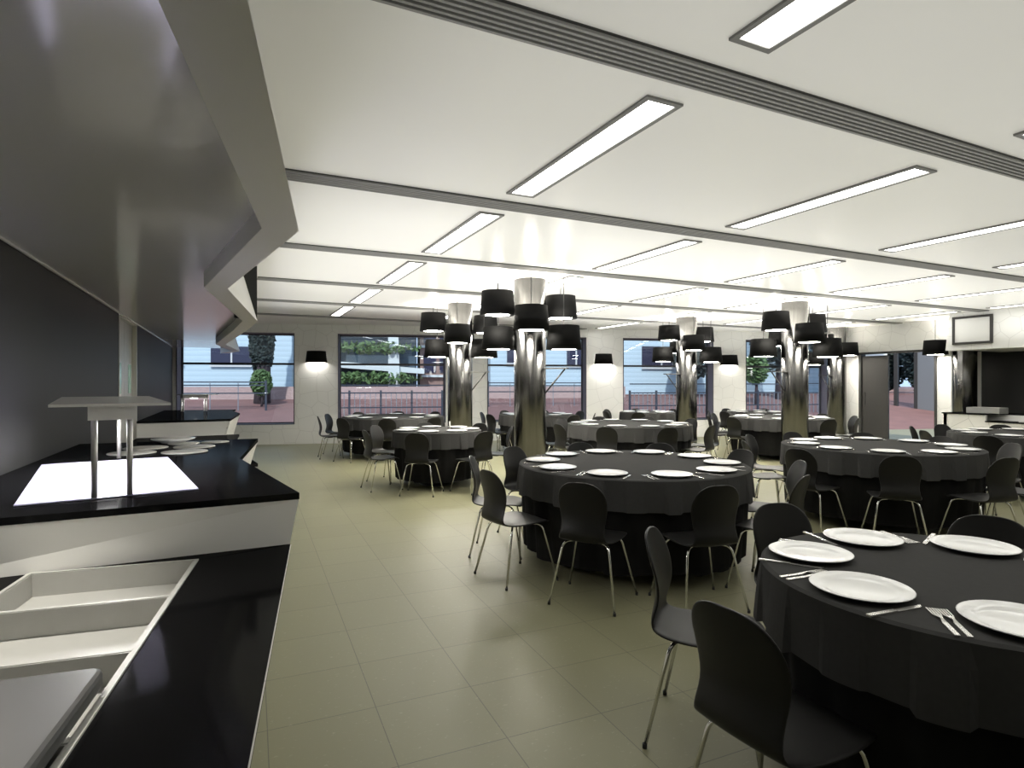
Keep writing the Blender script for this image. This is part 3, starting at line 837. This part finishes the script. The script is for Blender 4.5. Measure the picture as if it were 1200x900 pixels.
# ------------------------------------------------------------------ plates and cutlery
plate_root = None
def plate(x, y, label):
    global plate_root
    if plate_root is None:
        b = MB(); b.lathe([(0, .0), (.088, 0), (.096, .003), (.139, .015), (.144, .018), (.141, .0195), (.102, .008), (.09, .0065), (0, .006)], 40)
        plate_root = o = b.build('plate', M['porcelain'], loc=(x, y, ZT + .0028))
    else:
        o = plate_root.copy(); COL.objects.link(o); o.location = (x, y, ZT + .0028)
    tag(o, label, 'plate', 'white plates on the tables')
def fork_mesh():
    b = MB()
    b.box(-.0065, .0065, -.098, -.012, .000, .0035)
    b.add([(-.0065, -.012, 0), (.0065, -.012, 0), (.003, .012, .004), (-.003, .012, .004), (-.0065, -.012, .0035), (.0065, -.012, .0035), (.003, .012, .007), (-.003, .012, .007)],
          [(3, 2, 1, 0), (4, 5, 6, 7), (0, 1, 5, 4), (1, 2, 6, 5), (2, 3, 7, 6), (3, 0, 4, 7)])
    b.add([(-.003, .012, .004), (.003, .012, .004), (.0125, .045, .001), (-.0125, .045, .001), (-.003, .012, .007), (.003, .012, .007), (.0125, .045, .0035), (-.0125, .045, .0035)],
          [(3, 2, 1, 0), (4, 5, 6, 7), (0, 1, 5, 4), (1, 2, 6, 5), (2, 3, 7, 6), (3, 0, 4, 7)])
    for k in range(4):
        xx = -.0105 + k * .007
        b.box(xx - .0017, xx + .0017, .045, .096, .0015, .0038)
    return b
def knife_mesh():
    b = MB()
    b.box(-.0075, .0075, -.105, .0, 0, .005)
    b.prism([(-.008, .0), (.008, .0), (.009, .06), (.006, .098), (-.006, .108), (-.008, .06)], .001, .003)
    return b
fork_root = knife_root = None
def cutlery(kind, x, y, rz, label):
    global fork_root, knife_root
    z = ZT + .0028
    if kind == 'fork':
        if fork_root is None: fork_root = o = fork_mesh().build('fork', M['cutlery'], loc=(x, y, z), clean=False)
        else: o = fork_root.copy(); COL.objects.link(o); o.location = (x, y, z)
        o.rotation_euler = (0, 0, rz); tag(o, label, 'fork', 'steel forks on the tables')
    else:
        if knife_root is None: knife_root = o = knife_mesh().build('table_knife', M['cutlery'], loc=(x, y, z), clean=False)
        else: o = knife_root.copy(); COL.objects.link(o); o.location = (x, y, z)
        o.rotation_euler = (0, 0, rz); tag(o, label, 'knife', 'steel knives on the tables')
for i, (x, y, R, n, a0, desc) in enumerate(TABLES):
    L = []
    rp = R - (.16 if R < .75 else .19)
    for k in range(n):
        a = math.radians(a0 + 360 * k / n)
        p = (x + rp * math.cos(a), y + rp * math.sin(a), a)
        if i == 0 and (lam(p[0], p[1]) / max(dep(p[0], p[1]), .1) > 1.1): continue
        L.append(p)
    dc = dep(x, y)
    for side, sel in (('near', [c for c in L if dep(c[0], c[1]) < dc]), ('far', [c for c in L if dep(c[0], c[1]) >= dc])):
        sel.sort(key=lambda c: lam(c[0], c[1]) / dep(c[0], c[1]))
        for q, (px, py, a) in enumerate(sel):
            pos = '%s on the %s side of the %s' % (rank(q, len(sel)), side, desc)
            plate(px, py, 'white plate, ' + pos)
            if i in (0, 1, 4, 9, 10):
                rz = a + PI / 2
                tx, ty = math.cos(rz), math.sin(rz)          # diner's right
                ca, sa = math.cos(a), math.sin(a)            # outwards, towards the diner
                cutlery('knife', px + tx * .152 + ca * .052, py + ty * .152 + sa * .052, rz, 'knife by plate %s' % pos)
                cutlery('fork', px - tx * .162 + ca * .03, py - ty * .162 + sa * .03, rz, 'inner fork by plate %s' % pos)
                if i in (0, 1):
                    cutlery('fork', px - tx * .190 + ca * .03, py - ty * .190 + sa * .03, rz, 'outer fork by plate %s' % pos)
b = MB(); b.lathe([(0, 0), (.012, 0), (.012, .10), (.002, .103), (.001, .112), (0, .112)], 16)
o = b.build('candle', M['wax'], loc=(2.86, 8.1, ZT + .0028)); tag(o, 'slim white candle standing on the small left-centre table', 'candle')

# ------------------------------------------------------------------ outdoors (window-wall coordinates: s along, n outwards)
def outs(name, label, cat, s, n, z=0.0, group=None, rz=0.0):
    return thing(name, label, cat, wl(s, n, z), -SLOPE + rz, group)
gr = MB()
v = [(-30, .42, -.10), (40, .42, -.10), (40, 9.2, .90), (-30, 9.2, .90)]
gr.add([*v, *[(a, b2, c - .3) for a, b2, c in v]], [(0, 1, 2, 3), (7, 6, 5, 4), (0, 4, 5, 1), (1, 5, 6, 2), (2, 6, 7, 3), (3, 7, 4, 0)])
gr.box(-60, 90, 9.2, 70, .5, .95)
gr = on_wall(gr.build('brick_paving', M['brick_ground'], clean=False)); tag(gr, 'red brick paved street rising beyond the windows', 'paving', kind='structure')
lw = MB(); lw.box(-14, 9.0, 0, .25, -.2, .42); o = on_wall(lw.build('garden_wall', M['brick_wall'])); o.location = wl(0, 8.6, .88); tag(o, 'low pinkish brick wall across the street outside', 'garden wall')

def house(s, n, w, h, label, wins, roof=True):
    t = outs('house', label, 'house', s, n, .9)
    b = MB(); b.box(0, w, 0, 6, 0, h); b.build('house_wall', M['boards'], t)
    for (a, c, z0, z1) in wins:
        b = MB(); b.box(a, c, -.06, -.001, z0, z1); wn = b.build('house_window', M['house_window'], t)
        b = MB(); b.box(a - .03, c + .03, -.1, -.061, z0 - .09, z0 - .02); b.box((a + c) / 2 - .03, (a + c) / 2 + .03, -.09, -.061, z0, z1); b.build('window_trim', M['house_trim'], wn, clean=False)
    if roof:
        b = MB(); b.add([(-.5, -.5, h), (w + .5, -.5, h), (w + .5, 6.5, h), (-.5, 6.5, h), (-.5, 3, h + 2), (w + .5, 3, h + 2)], [(0, 1, 5, 4), (2, 3, 4, 5), (0, 4, 3), (1, 2, 5), (3, 2, 1, 0)])
        b.build('roof', M['roof'], t)
house(-14.5, 10.0, 10.2, 5.2, 'pale blue boarded house outside the leftmost window', [(5.1, 6.25, 1.28, 2.0), (7.25, 8.75, 1.25, 1.95), (2.0, 3.4, 1.3, 2.0), (7.4, 8.1, 2.7, 3.9)])
house(3.6, 10.0, 10.2, 5.2, 'pale blue boarded house outside the middle and fourth windows', [(3.3, 4.1, 1.3, 2.2), (6.7, 8.5, 1.25, 2.15), (.7, 1.6, 1.4, 2.1)])
house(17.8, 12.5, 5.4, 4.2, 'pale blue boarded house behind the trees outside the rightmost window', [(1.5, 2.6, 1.0, 1.8), (4, 5.2, 1.0, 1.8)])

mb = outs('apartment_building', 'white framed modern building with planted balconies outside the second window', 'building', -3.3, 11.0, .9)
b = MB(); b.box(0, 3.9, .9, 6, 0, 6); b.build('glass_front', M['modern_glass'], mb)
for z in (1.35, 3.1, 4.9):
    b = MB(); b.add([(-.3, -.4, z - .1), (4.2, -.1, z - .42), (4.2, .9, z - .42), (-.3, .9, z - .1), (-.3, -.4, z + .16), (4.2, -.1, z - .2), (4.2, .9, z - .2), (-.3, .9, z + .16)],
                    [(3, 2, 1, 0), (4, 5, 6, 7), (0, 1, 5, 4), (1, 2, 6, 5), (2, 3, 7, 6), (3, 0, 4, 7)])
    b.build('balcony_slab', M['modern_white'], mb)
for x in (.05, 2.7):
    b = MB(); b.add([(x, -.3, 0), (x + .5, -.3, 0), (x + .3, -.3, 6), (x, -.3, 6), (x, .9, 0), (x + .5, .9, 0), (x + .3, .9, 6), (x, .9, 6)], [(0, 1, 2, 3), (7, 6, 5, 4), (0, 4, 5, 1), (1, 5, 6, 2), (2, 6, 7, 3), (3, 7, 4, 0)])
    b.build('frame_post', M['modern_white'], mb)
def foliage(sx, sy, sz, n, leaf, seed):
    rng = random.Random(seed); b = MB()
    for _ in range(n):
        while True:
            p = Vector((rng.uniform(-1, 1), rng.uniform(-1, 1), rng.uniform(-1, 1)))
            if p.length < 1: break
        p = Vector((p.x * sx, p.y * sy, p.z * sz))
        u = Vector((rng.uniform(-1, 1), rng.uniform(-1, 1), rng.uniform(-1, 1))).normalized()
        w = u.orthogonal().normalized() * leaf * rng.uniform(.4, .8); u = u * leaf
        b.add([p - u, p + w, p + u, p - w], [(0, 1, 2, 3)])
    return b
for z, q in ((.75, 1), (2.0, 2)):
    o = foliage(2.1, .35, .26, 420, .11, q).build('balcony_plants', M['leaf'], mb, clean=False); o.location = (2.0, -.35, z); o['kind'] = 'stuff'
bbd = outs('brick_building', 'brown brick building at the right of the second window', 'building', .75, 12.0, .9)
b = MB(); b.box(0, 2.2, 0, 5, 0, 6.5); b.build('brick_walls', M['brown_brick'], bbd)
for x in (.15, .85, 1.55):
    for z in (1.0, 2.3, 3.6):
        b = MB(); b.box(x, x + .55, -.05, -.001, z, z + .8); b.build('building_window', M['house_window'], bbd)
        b = MB(); b.box(x - .1, x + .65, -.18, -.001, z - .2, z - .1); b.build('ledge', M['modern_white'], bbd)

def tree(s, n, h, sx, sz, label, m, seed, trunk=.16, count=1500):
    t = outs('tree', label, 'tree', s, n, .62 if n < 9 else .9)
    b = MB(); b.tube([(0, 0, -.2), (.05, 0, h * .4), (0, .03, h * .85)], [trunk, trunk * .8, trunk * .35], 10); b.build('trunk', M['bark'], t)
    b = MB()
    rng = random.Random(seed)
    o = foliage(sx, sx * .8, sz, int(count * 2.2), .10, seed).build('crown', m, t, clean=False); o.location = (0, 0, h * .72)
    return t
tree(-4.9, 7.7, 3.6, .42, 1.6, 'dark trunked tree outside the leftmost window', M['leaf_dark'], 3, .30, 2600)
tree(-4.75, 6.9, 1.15, .33, .42, 'small green bush at the foot of the dark trunked tree', M['leaf'], 5, .04, 700)
tree(11.7, 8.0, 3.0, .95, 1.2, 'bushy tree outside the fourth window', M['leaf_dark'], 6, .14, 1300)
tree(15.6, 8.0, 4.2, 1.3, 1.8, 'dark tree at the left of the rightmost window', M['leaf_dark'], 7, .2, 2200)
tree(13.6, 6.6, 1.9, .5, .6, 'small green tree outside the rightmost window', M['leaf'], 8, .07, 600)
tree(19.3, 9.5, 4.6, 1.7, 2.0, 'tall dark tree at the right of the rightmost window', M['leaf_dark'], 9, .2, 2200)
# trees beyond the terrace screen
for q, (x, y, h) in enumerate(((31.5, 17.5, 4.4), (32.0, 20.3, 4.8), (33.0, 23.5, 5.0))):
    t = thing('tree', 'dark leafy tree beyond the terrace screen, %s' % ('right one', 'middle one', 'left one')[q], 'tree', (x, y, .2), 0)
    b = MB(); b.tube([(0, 0, -.5), (.05, 0, h * .4), (0, .03, h * .85)], [.2, .16, .06], 10); b.build('trunk', M['bark'], t)
    o = foliage(1.38, 1.3, 2.1, 5200, .15, 20 + q).build('crown', M['leaf_dark'], t, clean=False); o.location = (0, 0, h * .60)
pv = MB(); pv.box(24.2, 60, 0, 40, -.1, -.02); o = pv.build('terrace_paving', M['brick_ground']); tag(o, 'pink paved ground beyond the terrace screen', 'paving', kind='structure')
pw = MB(); pw.box(36, 36.4, 5, 40, -.05, 1.1); o = pw.build('garden_wall', M['brick_wall']); tag(o, 'pink brick wall beyond the terrace screen', 'garden wall')

def railing(s0, s1, n, zb, zt, label, step, rails, gate=None):
    t = outs('railing', label, 'railing', s0, n, zb - .5)
    h = zt - zb + .5
    L = s1 - s0
    for z in rails:
        b = MB(); b.box(0, L, -.02, .02, z - zb + .48, z - zb + .52); b.build('rail', M['rail'], t)
    k = 0; x = 0.0
    while x <= L + 1e-6:
        big = k % 6 == 0
        b = MB(); w = .03 if big else .012
        b.box(x - w, x + w, -w, w, 0, h + (.06 if big else -.03)); b.build('post' if big else 'baluster', M['rail'] if big else M['rail_grey'], t)
        x += step; k += 1
    return t
railing(-9.5, -4.4, 6.0, .85, 1.46, 'dark double railing outside the leftmost window', .85, (1.36, 1.46, 1.1))
railing(-2.6, 2.2, 4.6, .55, 1.14, 'grey barred railing outside the second window', .16, (1.36, 1.12, .66))
railing(3.0, 7.3, 6.5, .85, 1.44, 'dark railing outside the middle window', .80, (1.34, 1.44, 1.12))
railing(7.6, 14.0, 4.6, .55, 1.12, 'grey barred railing outside the fourth window', .16, (1.40, 1.10, .66))
railing(14.3, 17.2, 4.6, .55, 1.10, 'grey barred railing outside the rightmost window', .16, (1.42, 1.08, .66))
